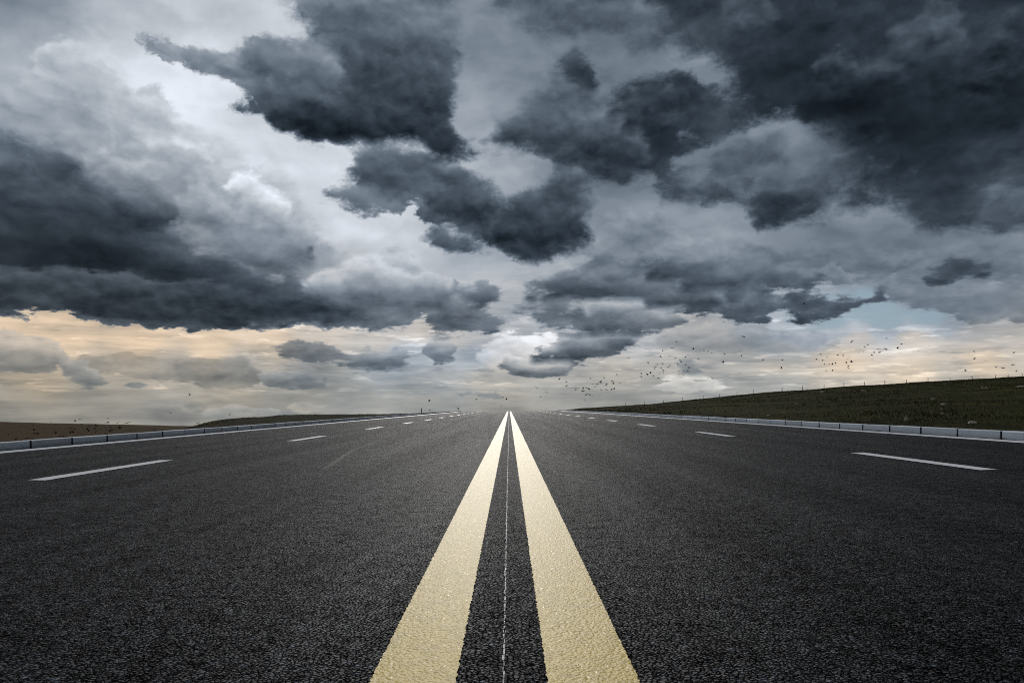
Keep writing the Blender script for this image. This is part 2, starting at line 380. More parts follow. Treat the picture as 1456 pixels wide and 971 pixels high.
def build_sky():
    w = bpy.data.worlds.new('World'); scene.world = w
    w.use_nodes = True
    nt = w.node_tree
    for nd in list(nt.nodes): nt.nodes.remove(nd)
    g = G(nt)
    tc = g.n('ShaderNodeTexCoord')
    D = g.vm('NORMALIZE', tc.outputs['Generated'])
    x, y, z = g.sep(D)
    r = g.m('MAXIMUM', g.m('SQRT', g.add(g.mul(x, x), g.mul(y, y))), 0.02)
    E = g.m('DIVIDE', z, r)
    az = g.m('ARCTAN2', x, y)
    Ec = g.m('MINIMUM', g.m('MAXIMUM', E, -0.3), 3.0)
    # noise space: cylinder of bearings, elevation stretched towards the horizon
    Gz = g.add(g.mul(Ec, 1.25), g.mul(g.sub(1.0, g.m('POWER', 2.718, g.mul(Ec, -7.0))), 0.22))
    P = g.xyz(g.m('DIVIDE', x, r), g.m('DIVIDE', y, r), Gz)
    # domain warp, coarse and fine
    w1 = g.vm('SUBTRACT', g.noise(P, 7.0, 3, 0.55, out='Color'), (.5, .5, .5))
    w2 = g.vm('SUBTRACT', g.noise(P, 26.0, 6, 0.62, out='Color'), (.5, .5, .5))
    warp = g.vm('ADD', g.vm('SCALE', w1, s=0.030), g.vm('SCALE', w2, s=0.032))
    wx, wy, wz = g.sep(warp)
    flat = g.ss(E, 0.0, 0.22, 0.35, 1.0)          # less frayed close to the horizon
    s = g.mad(g.add(az, g.mul(wx, g.mul(flat, 1.15))), 0.5 / AZ0, 0.5)
    Ew = g.add(E, g.mul(wy, g.mul(flat, 0.9)))

    def table(chan, nc, nr, Egrid, s, Ev):
        """bilinear look-up of up to three channels held in colour ramps"""
        nseg = nc // 32
        out = None
        for j in range(nr):
            gt = bpy.data.node_groups.new('cloud_row', 'ShaderNodeTree')
            gt.interface.new_socket('bearing', in_out='INPUT', socket_type='NodeSocketFloat')
            gt.interface.new_socket('row', in_out='OUTPUT', socket_type='NodeSocketColor')
            h = G(gt)
            sin = h.n('NodeGroupInput').outputs[0]
            r_ = None
            for k in range(nseg):
                pos = h.mad(sin, (nc - 1) / 31.0, -k * 32 / 31.0)
                f = h.mad(sin, nc - 1.0, 1.0 - k * 32) if k else None
                cr = h.n('ShaderNodeValToRGB'); ramp = cr.color_ramp
                ramp.interpolation = 'LINEAR'
                for i in range(1, 31): ramp.elements.new(i / 31.0)
                flat = []
                for i in range(32):
                    v = [float(ch[j, k * 32 + i]) for ch in chan] + [0.0] * (3 - len(chan))
                    flat += [v[0], v[1], v[2], 1.0]
                ramp.elements.foreach_set('color', flat)
                h.put(cr.inputs[0], pos)
                if r_ is None: r_ = cr.outputs[0]
                else:
                    # cross over between the last column of one ramp and the first of the next
                    r_ = h.mixc(f, r_, cr.outputs[0])
            h.put(h.n('NodeGroupOutput').inputs[0], r_)
            gn = g.n('ShaderNodeGroup'); gn.node_tree = gt
            g.put(gn.inputs[0], s)
            row = gn.outputs[0]
            if out is None: out = row
            else:
                e0, e1 = float(Egrid[j - 1]), float(Egrid[j])
                f = g.mad(Ev, 1.0 / (e1 - e0), -e0 / (e1 - e0))
                out = g.mixc(f, out, row)
        return g.sep(out)

    Eg, X, Y = grid(NC, NR)
    near = np.clip((VY - Y) / 260.0, 0.22, 1.0)
    fd = field(DARK, X, Y, 32 * near)
    fm = field(MID, X, Y, 30 * near)
    wm = idw(T_BACK, X, Y, 3, 4.0)
    Eg2, X2, Y2 = grid(NC2, NR2)
    td, tm, tb = idw(T_DARK, X2, Y2, 2), idw(T_MID, X2, Y2, 2), idw(T_BACK, X2, Y2, 2)
    sf = idw(SOFT, X, Y, 2)
    kk = np.clip((VY - Y) / 300.0, 0.15, 1.0)
    hd, hm = toplight(DARK, X, Y, 48 * kk), toplight(MID, X, Y, 45 * kk)
    ker = np.array([1, 2, 3, 4, 3, 2, 1.0]); ker /= ker.sum()
    hd, hm = [np.apply_along_axis(lambda r_: np.convolve(np.pad(r_, 3, 'edge'), ker, 'valid'), 1, q) for q in (hd, hm)]

    ff, tf = banks(FRONT, X, Y, 8 + 14 * near)
    md, mm, warm = table((fd, fm, wm * 0.5 + 0.5), NC, NR, Eg, s, Ew)
    s2 = g.mad(g.add(az, g.mul(wx, g.mul(flat, 1.6))), 0.5 / AZ0, 0.5)
    Ew2 = g.add(E, g.mul(wy, g.mul(flat, 1.2)))
    tdk, tmd, tbk = table((td, tm, tb), NC2, NR2, Eg2, s2, Ew2)
    hd, hm, softm = table((hd, hm, sf), NC, NR, Eg, s, Ew)
    mf, tfr, _ = table((ff, tf), NC, NR, Eg, s, Ew)
    warm = g.mad(warm, 2.0, -1.0)

    # ---- billow noise and its relief, lit from above
    Pw = g.vm('ADD', P, g.vm('SCALE', w2, s=0.035))
    F = g.noise(Pw, 15.0, 10, 0.64)
    F1 = g.noise(Pw, 8.0, 3.5, 0.46)
    F2 = g.noise(g.vm('ADD', Pw, (0.006, 0.0, 0.026)), 8.0, 3.5, 0.46)
    rel = g.sub(F1, F2)
    px_, py_, pz_ = g.sep(Pw)
    Q = g.xyz(g.add(az, g.mul(wx, 0.8)), pz_, 0.0)
    Qo = g.vm('ADD', Q, (0.004, 0.016, 0.0))

    def puff(v):
        # rounded heads packed side by side, at three or four sizes
        nd = g.n('ShaderNodeTexVoronoi', feature='F1', voronoi_dimensions='2D', normalize=True)
        g.put(nd.inputs['Vector'], v)
        nd.inputs['Scale'].default_value = 10.0; nd.inputs['Detail'].default_value = 3.0
        nd.inputs['Roughness'].default_value = 0.55; nd.inputs['Lacunarity'].default_value = 2.15
        return nd.outputs['Distance']
    B1 = puff(Q)
    relb = g.sub(puff(Qo), B1)                 # heads lit on top
    Ps = g.vm('MULTIPLY', P, (1.0, 1.0, 4.5))  # stratus streaks
    S = g.sub(g.noise(Ps, 8.0, 6, 0.6), 0.5)
    Lg = g.sub(g.noise(P, 5.0, 4, 0.55), 0.5)
    Fc = g.add(g.mul(g.sub(F, 0.5), 0.9), g.mul(g.sub(0.36, B1), 0.42))
    high = g.ss(E, 0.03, 0.22)

    # ---- back: pale veil
    V = g.add(tbk, g.add(g.mul(S, g.mad(high, -0.20, 0.23)), g.add(g.mul(rel, 0.34), g.add(g.mul(Lg, 0.20), g.mul(relb, g.mul(high, 0.10))))))
    # ---- scattered low banks close to the horizon
    Pl = g.vm('MULTIPLY', P, (1.0, 1.0, 2.6))
    nl = g.noise(Pl, 15.0, 7, 0.58)
    nl2 = g.noise(g.vm('ADD', Pl, (0.0, 0.0, 0.03)), 15.0, 4, 0.55)
    low = g.mul(g.ss(E, 0.004, 0.03), g.ss(E, 0.12, 0.20, 1.0, 0.0))
    Pf = g.vm('MULTIPLY', P, (1.0, 1.0, 1.7))
    nf = g.noise(Pf, 34.0, 6, 0.6)
    ns = g.noise(g.vm('MULTIPLY', P, (1.0, 1.0, 5.5)), 13.0, 6, 0.6)
    np_ = g.noise(g.vm('ADD', Pl, (3.1, 1.7, 0.4)), 20.0, 6, 0.6)
    al = g.mul(g.ss(nl, 0.53, 0.66), low)
    V = g.mix(g.mul(al, 0.65), V, g.add(g.mad(tbk, 0.84, -0.02), g.mul(g.sub(nl, nl2), 0.7)))
    V = g.add(V, g.mul(low, g.add(g.mul(g.sub(ns, 0.5), 0.22), g.mul(g.ss(np_, 0.56, 0.66), g.mad(nl, 0.30, -0.05)))))
    # ---- middle: lit grey cumulus
    dm = g.add(mm, g.add(g.mul(Fc, 0.95), g.mul(low, g.mul(g.sub(nf, 0.5), 1.0))))
    msoft = g.mad(softm, 0.34, 0.08)
    am = g.ss(dm, 0.44, g.add(0.46, msoft))
    vm = g.add(tmd, g.add(g.mul(relb, 0.36), g.add(g.mul(rel, 0.26), g.mul(S, 0.06))))
    vm = g.add(vm, g.mad(hm, 0.08, -0.02))
    V = g.mix(am, V, vm)
    # ---- front: dark storm cloud
    dd = g.add(md, g.add(g.mul(Fc, g.mad(softm, -0.1, 1.2)), g.mul(low, g.mul(g.sub(nf, 0.5), 0.6))))
    soft = g.m('MAXIMUM', g.mad(Lg, 0.30, g.mul(softm, 0.46)), 0.03)
    ad = g.ss(dd, g.sub(0.49, g.mul(soft, 0.12)), g.add(0.50, soft))
    thick = g.ss(dd, 0.50, 1.00)
    edge = g.mad(thick, -0.06, 0.05)
    lum = g.m('MINIMUM', g.mad(tdk, 4.6, -0.55), 1.5)         # paler parts show more modelling
    vd = g.add(tdk, g.add(edge, g.mul(lum, g.add(g.mul(relb, 0.36), g.add(g.mul(rel, 0.40), g.add(g.mul(Lg, 0.12), g.mul(S, 0.05)))))))
    vd = g.add(vd, g.mul(hd, g.mad(F1, 0.30, 0.0)))
    V = g.mix(ad, V, g.m('MAXIMUM', vd, 0.10))
    # ---- nearest: small separate banks low over the land
    df = g.add(mf, g.add(g.mul(Fc, g.mad(low, -0.35, 1.05)), g.mul(low, g.mul(g.sub(nf, 0.5), 0.75))))
    af = g.ss(df, 0.41, g.mad(g.mul(softm, high), 0.34, 0.55))
    vf = g.add(tfr, g.add(g.mul(relb, 0.34), g.add(g.mul(rel, 0.30), g.mad(g.ss(df, 0.5, 0.9), -0.05, 0.03))))
    V = g.mix(af, V, vf)
    ad = g.m('MAXIMUM', ad, g.mul(af, 0.4))
    V = g.mad(V, 1.09, -0.037)
    V = g.m('MINIMUM', g.m('MAXIMUM', V, 0.08), 0.97)

    # ---- tint: slate when dark, neutral when pale, cream low down
    cool = g.mixc(g.ss(V, 0.15, 0.75, smooth=False), (.85, 1.015, 1.19, 1), (.97, 1.0, 1.04, 1))
    warmc = g.mixc(g.ss(V, 0.3, 0.8, smooth=False), (1.03, .995, .93, 1), (1.11, .985, .84, 1))
    wf = g.mul(g.m('MAXIMUM', warm, 0.0), g.mad(ad, -0.8, 1.0))
    tint = g.mixc(wf, cool, warmc)
    sage = g.mixc(g.ss(E, 0.0, 0.10, 1.0, 0.0), (1, 1, 1, 1), (.997, 1.001, .982, 1))
    tint = g.vm('MULTIPLY', tint, sage)
    rgb = g.vm('MULTIPLY', tint, g.xyz(V, V, V))
    cr, cg, cb = g.sep(rgb)
    lin = g.xyz(*[g.m('POWER', c, 2.2) for c in (cr, cg, cb)])

    # ---- clear air in the gap low on the right
    sky = g.n('ShaderNodeTexSky', sky_type='NISHITA')
    sky.sun_disc = False
    sky.sun_elevation = SUN_EL; sky.sun_rotation = SUN_AZ
    sky.air_density = 1.3; sky.dust_density = 0.6
    clear = g.mul(g.mul(g.mad(af, -1.0, 1.0), g.ss(warm, -0.90, -0.35, 1.0, 0.0)), g.mul(g.mad(ad, -1.0, 1.0), g.mad(am, -1.0, 1.0)))
    SKY_SCALE = 2.0 ** (-EXPOSURE)
    cloudlin = g.vm('SCALE', lin, s=SKY_SCALE)
    skylin = g.vm('MULTIPLY', sky.outputs[0], (0.05, 0.05, 0.05))
    bluelin = g.vm('SCALE', g.xyz(.255, .365, .455), s=SKY_SCALE)
    final = g.mixc(g.mul(clear, 0.9), cloudlin, g.mixc(0.88, skylin, bluelin))

    bg = g.n('ShaderNodeBackground'); g.put(bg.inputs[0], final); bg.inputs[1].default_value = 1.0
    outn = g.n('ShaderNodeOutputWorld'); g.L(bg.outputs[0], outn.inputs[0])
    w.cycles.sampling_method = 'NONE'


SUN_EL, SUN_AZ = R(27.0), R(-2.0)     # ahead of the camera, a little to the left
EXPOSURE = 0.3
build_sky()

sun = bpy.data.lights.new('sun', 'SUN')
sun.energy = 1.4; sun.angle = R(12.0); sun.color = (1.0, 0.965, 0.91)
so = bpy.data.objects.new('sun', sun); col.objects.link(so)
d = Vector((math.sin(SUN_AZ) * math.cos(SUN_EL), math.cos(SUN_AZ) * math.cos(SUN_EL), math.sin(SUN_EL)))
so.rotation_euler = d.to_track_quat('Z', 'Y').to_euler()
so.location = (0, 0, 30)

def asphalt_mat():
    mt, g, b = new_mat('asphalt')
    geo = g.n('ShaderNodeNewGeometry'); p = geo.outputs['Position']
    jit = g.vm('ADD', p, g.vm('SCALE', g.vm('SUBTRACT', g.noise(p, 160, 1, out='Color'), (.5, .5, .5)), s=0.006))
    cell = g.voro(jit, 105.0)                                     # 1 cm stones
    cellc = g.sep(g.voro(jit, 105.0, out='Color'))
    edge = g.voro(jit, 105.0, feature='DISTANCE_TO_EDGE')
    fine = g.noise(p, 420, 3, 0.6)
    mid = g.noise(p, 38, 3, 0.65)
    pat = g.noise(p, 2.2, 4, 0.6)
    lanes = g.noise(g.vm('MULTIPLY', p, (1.0, 0.03, 1.0)), 2.6, 4, 0.6)
    big = g.noise(g.vm('MULTIPLY', p, (1.0, 0.25, 1.0)), 0.35, 3, 0.5)
    # stone tops show paler where the bitumen has worn off
    tone = g.mad(g.m('POWER', cellc[0], 1.8), 0.022, 0.002)
    tone = g.mul(tone, g.ss(edge, 0.02, 0.24, 0.12, 1.0))
    tone = g.mul(tone, g.mad(fine, 0.9, 0.55))
    tone = g.mul(tone, g.mad(mid, 1.2, 0.40))
    tone = g.mul(tone, g.mad(pat, 0.6, 0.7))
    tone = g.mul(tone, g.ss(lanes, 0.35, 0.68, 0.78, 1.38))
    tone = g.mul(tone, g.mad(big, 0.5, 0.75))
    clump = g.noise(p, 13, 4, 0.7)
    tone = g.mul(tone, g.ss(clump, 0.30, 0.68, 0.45, 1.6))
    tone = g.add(tone, g.mul(g.ss(cellc[0], 0.955, 0.985), 0.06))
    colr = g.vm('MULTIPLY', g.xyz(tone, tone, tone), (0.84, 1.0, 1.32))
    b.inputs['Specular Tint'].default_value = (0.78, 0.88, 1.06, 1)
    g.put(b.inputs['Base Color'], colr)
    g.put(b.inputs['Roughness'], g.mad(cellc[1], 0.25, 0.44))
    g.put(b.inputs['Specular IOR Level'], g.mul(g.ss(edge, 0.03, 0.26), g.mul(g.mad(g.m('POWER', cellc[1], 2.0), 0.40, 0.03), g.mul(g.ss(clump, 0.30, 0.68, 0.55, 1.35), g.ss(lanes, 0.35, 0.68, 0.8, 1.25)))))
    h = g.add(g.mul(g.ss(edge, 0.0, 0.28), g.mad(cellc[2], 0.9, 0.35)), g.add(g.mul(fine, 0.25), g.mul(mid, 0.8)))
    g.put(b.inputs['Normal'], bump(g, h, 0.8, 0.007))
    return mt


def paint_mat(name, c, wear=0.5, spec=0.3, rough=0.5, bmp=0.55):
    mt, g, b = new_mat(name)
    geo = g.n('ShaderNodeNewGeometry'); p = geo.outputs['Position']
    jit = g.vm('ADD', p, g.vm('SCALE', g.vm('SUBTRACT', g.noise(p, 120, 1, out='Color'), (.5, .5, .5)), s=0.010))
    edge = g.voro(jit, 120.0, feature='SMOOTH_F1', smooth=0.4)
    fine = g.noise(p, 260, 4, 0.6)
    mid = g.noise(p, 22, 4, 0.6)
    pat = g.noise(g.vm('MULTIPLY', p, (1.0, 0.35, 1.0)), 3.0, 4, 0.6)
    dirt = g.mul(g.ss(g.add(mid, g.mul(fine, 0.35)), 0.58, 0.86), wear)
    base = g.mixc(g.mad(pat, 0.9, -0.1), tuple(v * 0.82 for v in c) + (1,), tuple(c) + (1,))
    base = g.mixc(dirt, base, tuple(v * 0.52 for v in c) + (1,))
    # pin holes down to the bitumen
    pits = g.ss(g.add(g.noise(p, 190, 2, 0.5), g.mul(g.sub(mid, 0.5), 0.35)), 0.69, 0.75)
    base = g.mixc(g.mul(pits, wear), base, (0.05, 0.048, 0.04, 1))
    g.put(b.inputs['Base Color'], base)
    fleck = g.ss(g.noise(g.vm('MULTIPLY', p, (1.0, 0.45, 1.0)), 120, 2, 0.5), 0.62, 0.75)
    g.put(b.inputs['Roughness'], g.mad(fleck, 0.34 - rough, rough))
    g.put(b.inputs['Specular IOR Level'], g.mad(fleck, 0.10, spec))
    h = g.add(g.mul(edge, -1.0), g.add(g.mul(fine, 0.4), mid))
    g.put(b.inputs['Normal'], bump(g, h, bmp, 0.0042))
    return mt


def concrete_mat():
    mt, g, b = new_mat('kerb_concrete')
    geo = g.n('ShaderNodeNewGeometry'); p = geo.outputs['Position']
    oi = g.n('ShaderNodeObjectInfo')
    n1 = g.noise(p, 3.0, 5, 0.6); n2 = g.noise(p, 60, 4, 0.65)
    streak = g.noise(g.vm('MULTIPLY', p, (6.0, 6.0, 0.7)), 2.0, 3, 0.6)
    v = g.mul(g.mad(n2, 0.30, 0.85), g.mul(g.mad(n1, 0.4, 0.8), g.mad(oi.outputs['Random'], 0.30, 0.84)))
    v = g.mul(v, g.ss(streak, 0.62, 0.78, 1.0, 0.72))
    c = g.vm('MULTIPLY', g.xyz(v, v, v), (0.52, 0.56, 0.62))
    # splash dirt along the foot of each block
    tcn = g.n('ShaderNodeTexCoord'); ox_, oy_, oz = g.sep(tcn.outputs['Object'])
    foot = g.mul(g.ss(g.add(oz, g.mul(g.sub(n2, .5), 0.05)), 0.0, 0.035, 1.0, 0.0), g.ss(n1, 0.40, 0.62))
    c = g.mixc(g.mul(foot, 0.75), c, (0.07, 0.068, 0.065, 1))
    joint_shade = g.ss(g.m('ABSOLUTE', oy_), 0.474, 0.4815)          # shade of the gaps, put into the colour of the butted ends
    c = g.mixc(joint_shade, c, (0.02, 0.02, 0.021, 1))
    g.put(b.inputs['Base Color'], c)
    b.inputs['Roughness'].default_value = 0.8
    g.put(b.inputs['Normal'], bump(g, n2, 0.5, 0.004))
    return mt


def turf_mat(name, cols, streak=(1, 1, 1), sc=0.6):
    mt, g, b = new_mat(name)
    geo = g.n('ShaderNodeNewGeometry'); p = geo.outputs['Position']
    n1 = g.noise(g.vm('MULTIPLY', p, streak), sc, 6, 0.62)
    n2 = g.noise(g.vm('MULTIPLY', p, streak), sc * 9, 5, 0.65)
    n3 = g.noise(p, 26, 3, 0.6)
    c = g.mixc(g.ss(n1, 0.36, 0.64), cols[0] + (1,), cols[1] + (1,))
    c = g.mixc(g.ss(n2, 0.46, 0.70), c, cols[2] + (1,))
    v = g.mad(n3, 0.9, 0.55)
    c = g.vm('MULTIPLY', c, g.xyz(v, v, v))
    g.put(b.inputs['Base Color'], c)
    b.inputs['Roughness'].default_value = 0.95
    b.inputs['Specular IOR Level'].default_value = 0.02
    g.put(b.inputs['Normal'], bump(g, g.add(n2, n3), 0.7, 0.05))
    return mt


def plain_mat(name, c, rough=0.7, var=0.3, sc=8, spec=0.3):
    mt, g, b = new_mat(name)
    tcn = g.n('ShaderNodeTexCoord')
    n = g.noise(tcn.outputs['Object'], sc, 5, 0.6)
    v = g.mad(n, 2 * var, 1 - var)
    g.put(b.inputs['Base Color'], g.vm('MULTIPLY', g.xyz(v, v, v), c))
    b.inputs['Roughness'].default_value = rough
    b.inputs['Specular IOR Level'].default_value = spec
    g.put(b.inputs['Normal'], bump(g, n, 0.5, 0.03))
    return mt


M_ASPH = asphalt_mat()
M_YEL = paint_mat('yellow_road_paint', (0.73, 0.51, 0.072), 0.45, 0.2, 0.5, 0.5)
M_WHT = paint_mat('white_road_paint', (0.93, 0.93, 0.94), 0.2, 0.6, 0.33, 0.18)
M_CHALK = paint_mat('chalk', (0.42, 0.45, 0.50), 0.6)
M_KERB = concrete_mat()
M_HILL = turf_mat('hill_turf', ((0.013, 0.017, 0.004), (0.036, 0.038, 0.008), (0.046, 0.032, 0.012)), (1, 0.35, 1), 0.35)
M_RISE = turf_mat('rise_turf', ((0.026, 0.026, 0.011), (0.034, 0.030, 0.013), (0.036, 0.026, 0.014)), (1, 0.35, 1), 0.4)
M_FIELD = turf_mat('field_soil', ((0.070, 0.050, 0.028), (0.092, 0.064, 0.036), (0.048, 0.034, 0.020)), (0.12, 1, 1), 0.22)
M_GROUND = turf_mat('ground_earth', ((0.05, 0.042, 0.02), (0.06, 0.045, 0.022), (0.04, 0.04, 0.016)), (1, 1, 1), 0.05)
M_GRASS = plain_mat('grass_blades', (0.034, 0.035, 0.009), 0.95, 0.5, 0.10, 0.0)
M_ROCK = plain_mat('pale_rock', (0.33, 0.27, 0.21), 0.9, 0.35, 5, 0.2)
M_POST = plain_mat('weathered_post', (0.06, 0.05, 0.042), 0.9, 0.3, 9, 0.1)
M_WIRE = plain_mat('fence_wire', (0.10, 0.10, 0.10), 0.6, 0.1, 9)
M_BIRD = plain_mat('dark_feathers', (0.012, 0.012, 0.013), 0.8, 0.3, 14, 0.15)

def polar_ground():
    vs, fs = [], []
    rads = [0, 8, 30, 80, 160, 320, 700, 1500, 3000]
    N = 96
    for r_ in rads:
        for k in range(N):
            a = 2 * math.pi * k / N
            vs.append((r_ * math.sin(a), r_ * math.cos(a), -1.4 - 0.034 * r_ - 0.3 * (r_ > 100)))
    for i in range(len(rads) - 1):
        for k in range(N):
            k2 = (k + 1) % N
            fs.append((i * N + k, i * N + k2, (i + 1) * N + k2, (i + 1) * N + k))
    return vs, fs
v, f = polar_ground()
tag(mesh_obj('ground', v, f, M_GROUND, smooth=True), 'earth falling away all round below the road', kind='structure')

# road sheet -----------------------------------------------------------------
ys = list(np.arange(-12, 12, 1.0)) + list(np.arange(12, 88, 4.0)) + list(np.arange(88, 140, 1.0)) + list(np.arange(140, 320, 10.0))
xs = [-6.655, -3.3, 0, 3.3, 6.655]


def strip(x0, x1, y0, y1, lift, name, mat, parent, ragged=0.0, step=None, skew=0.0):
    """a flat marking that follows the road's long profile and cross fall"""
    yy = [y0] + [y for y in ys if y0 < y < y1] + [y1]
    if step:
        n = max(2, int((y1 - y0) / step)); yy = list(np.linspace(y0, y1, n + 1))
    vs, fs = [], []
    for i, y in enumerate(yy):
        a = x0 + random.uniform(-ragged, ragged); b = x1 + random.uniform(-ragged, ragged)
        vs += [(a, y, rz(a, y) + lift), (b, y + skew, rz(b, y) + lift)]
        if i: k = 2 * i; fs.append((k - 2, k - 1, k + 1, k))
    return mesh_obj(name, vs, fs, mat, parent)


vs, fs = [], []
for i, y in enumerate(ys):
    for x_ in xs: vs.append((x_, y, rz(x_, y)))
    if i:
        for k in range(len(xs) - 1):
            a = (i - 1) * len(xs) + k; b = i * len(xs) + k
            fs.append((a, a + 1, b + 1, b))
road = tag(mesh_obj('road', vs, fs, M_ASPH), 'dark new asphalt carriageway running over a crest', kind='structure')

near = np.arange(0.6, 9.0, 0.007)


def yellow(x0, x1, label):
    yy = list(near) + list(np.arange(9, 90, 0.5)) + list(np.arange(90, 135, 1.5))
    vs, fs = [], []
    for i, y in enumerate(yy):
        rg = 0.0021
        a = x0 + random.uniform(-rg, rg); b = x1 + random.uniform(-rg, rg)
        vs += [(a, y, rz(a, y) + 0.004), (b, y, rz(b, y) + 0.004)]
        if i: k = 2 * i; fs.append((k - 2, k - 1, k + 1, k))
    o = mesh_obj('yellow_line', vs, fs, M_YEL, road); tag(o, label)
yellow(-0.254, -0.0975, 'left yellow centre line')
yellow(0.0695, 0.2355, 'right yellow centre line')

for side in (-1, 1):
    for k in range(18):
        y0 = 5.55 + 6.45 * k
        c = 3.46 if side < 0 else 3.53
        n_ = 'left' if side < 0 else 'right'
        strip(side * c - 0.075, side * c + 0.075, y0, y0 + 2.1, 0.004, 'lane_dash', M_WHT, road, 0.005, 0.04, 0.03 * side)
    strip(side * 6.375 - 0.15, side * 6.375 + 0.15, 6.0, 135, 0.004, 'edge_line', M_WHT, road)

# thin broken chalk setting-out line between the yellow lines
vs, fs = [], []
y = 0.7
while y < 70:
    ln = random.uniform(0.004, 0.03) * (1 + y * 0.25)
    for _ in range(2 if y < 6 else 1):
        c = -0.0115 + random.gauss(0, 0.0012) + 0.0006 * math.sin(y * 0.9)
        wd = random.uniform(0.0003, 0.0011) + 0.00008 * y
        k = len(vs)
        pts = [(c - wd, y), (c + wd * random.uniform(.5, 1.2), y + ln * .1), (c + wd, y + ln), (c - wd * random.uniform(.3, 1), y + ln * .9)]
        for px_, py_ in pts: vs.append((px_, py_, rz(px_, py_) + 0.004))
        fs.append((k, k + 1, k + 2, k + 3))
    y += ln * 0.95 + random.expovariate(1 / 0.005)
mesh_obj('chalk_line', vs, fs, M_CHALK, road)

# faint scuffed wheel traces worn into the carriageway
def trace(pts, w_):
    vs, fs = [], []
    n = 160
    for i in range(n):
        t = i / (n - 1) * (len(pts) - 1); a = min(int(t), len(pts) - 2); q = t - a
        x_ = pts[a][0] * (1 - q) + pts[a + 1][0] * q; y_ = pts[a][1] * (1 - q) + pts[a + 1][1] * q
        if random.random() < 0.06: continue
        hw = w_ * random.uniform(.5, 1); ln = (pts[-1][1] - pts[0][1]) / n * 1.3
        k = len(vs)
        x_ += random.gauss(0, w_ * .3)
        for sx, sy in ((-hw, 0), (hw, 0), (hw * .8, ln), (-hw * .8, ln)):
            vs.append((x_ + sx, y_ + sy, rz(x_ + sx, y_ + sy) + 0.003))
        fs.append((k, k + 1, k + 2, k + 3))
    return vs, fs
M_SCUFF = paint_mat('scuff', (0.045, 0.046, 0.05), 0.5, 0.3, 0.6)
for pts in ([(-1.55, 6.2), (-1.9, 9), (-2.25, 15), (-2.5, 28), (-2.6, 60)], ):
    v, f = trace(pts, 0.002)
    mesh_obj('scuff_trace', v, f, M_SCUFF, road)

def kerb_mesh(seed):
    rr = random.Random(seed)
    bm = bmesh.new()
    bmesh.ops.create_cube(bm, size=1.0)
    for v_ in bm.verts:
        v_.co.x *= 0.15; v_.co.y *= 0.966; v_.co.z = v_.co.z * 0.16 + 0.03
    bmesh.ops.bevel(bm, geom=list(bm.edges), offset=0.009, segments=2, affect='EDGES', profile=0.5)
    # knocked corners
    for v_ in bm.verts:
        if v_.co.z > 0.09 and rr.random() < 0.25:
            v_.co.z -= rr.uniform(0, 0.006); v_.co.x += rr.uniform(-0.003, 0.003)
    me = bpy.data.meshes.new('kerb_block'); bm.to_mesh(me); bm.free()
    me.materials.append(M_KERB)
    return me
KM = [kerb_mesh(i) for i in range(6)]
ORD = ['nearest', 'second', 'third', 'fourth', 'fifth', 'sixth', 'seventh', 'eighth', 'ninth', 'tenth', 'eleventh', 'twelfth']
for side, y0, nm in ((-1, 10.52, 'left'), (1, 10.23, 'right')):
    seen = 0
    for k in range(-4, 96):
        yc = y0 + k - 0.5
        x_ = side * (6.655 + 0.075)
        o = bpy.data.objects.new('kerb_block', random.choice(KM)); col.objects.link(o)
        o.location = (x_ + random.gauss(0, 0.0025), yc + random.gauss(0, 0.002), rz(x_, yc) + random.gauss(0, 0.0018))
        sl = (float(road_z(yc + .5)) - float(road_z(yc - .5)))
        o.rotation_euler = (sl + random.gauss(0, 0.0012), -CROSS + random.gauss(0, .004), random.gauss(0, 0.0018))
        if yc + 0.487 < 9.8: lab = 'grey concrete kerb block outside the picture in the %s kerb' % nm
        else:
            edge_n = 'left picture edge' if side < 0 else 'right picture edge'
            if seen < 12:
                lab = 'grey concrete block of the %s kerb, %s to the %s' % (nm, ORD[seen] if seen else 'the one closest', edge_n)
            elif seen < 40:
                lab = 'small-looking concrete block in the middle stretch of the %s kerb' % nm
            else:
                lab = 'tiny distant concrete block of the %s kerb near the crest' % nm
            seen += 1
        tag(o, lab, 'kerb block', 'concrete blocks of the %s kerb' % nm)

def interp(pts, q):
    xs_ = [p[0] for p in pts]
    return [float(np.interp(q, xs_, [p[i] for p in pts])) for i in range(1, len(pts[0]))]


def nz(a, b, s_):
    return math.sin(a * 1.7 + s_) * math.sin(b * 1.3 + 2 * s_) + 0.5 * math.sin(a * 4.1 + b * 2.3 + s_)


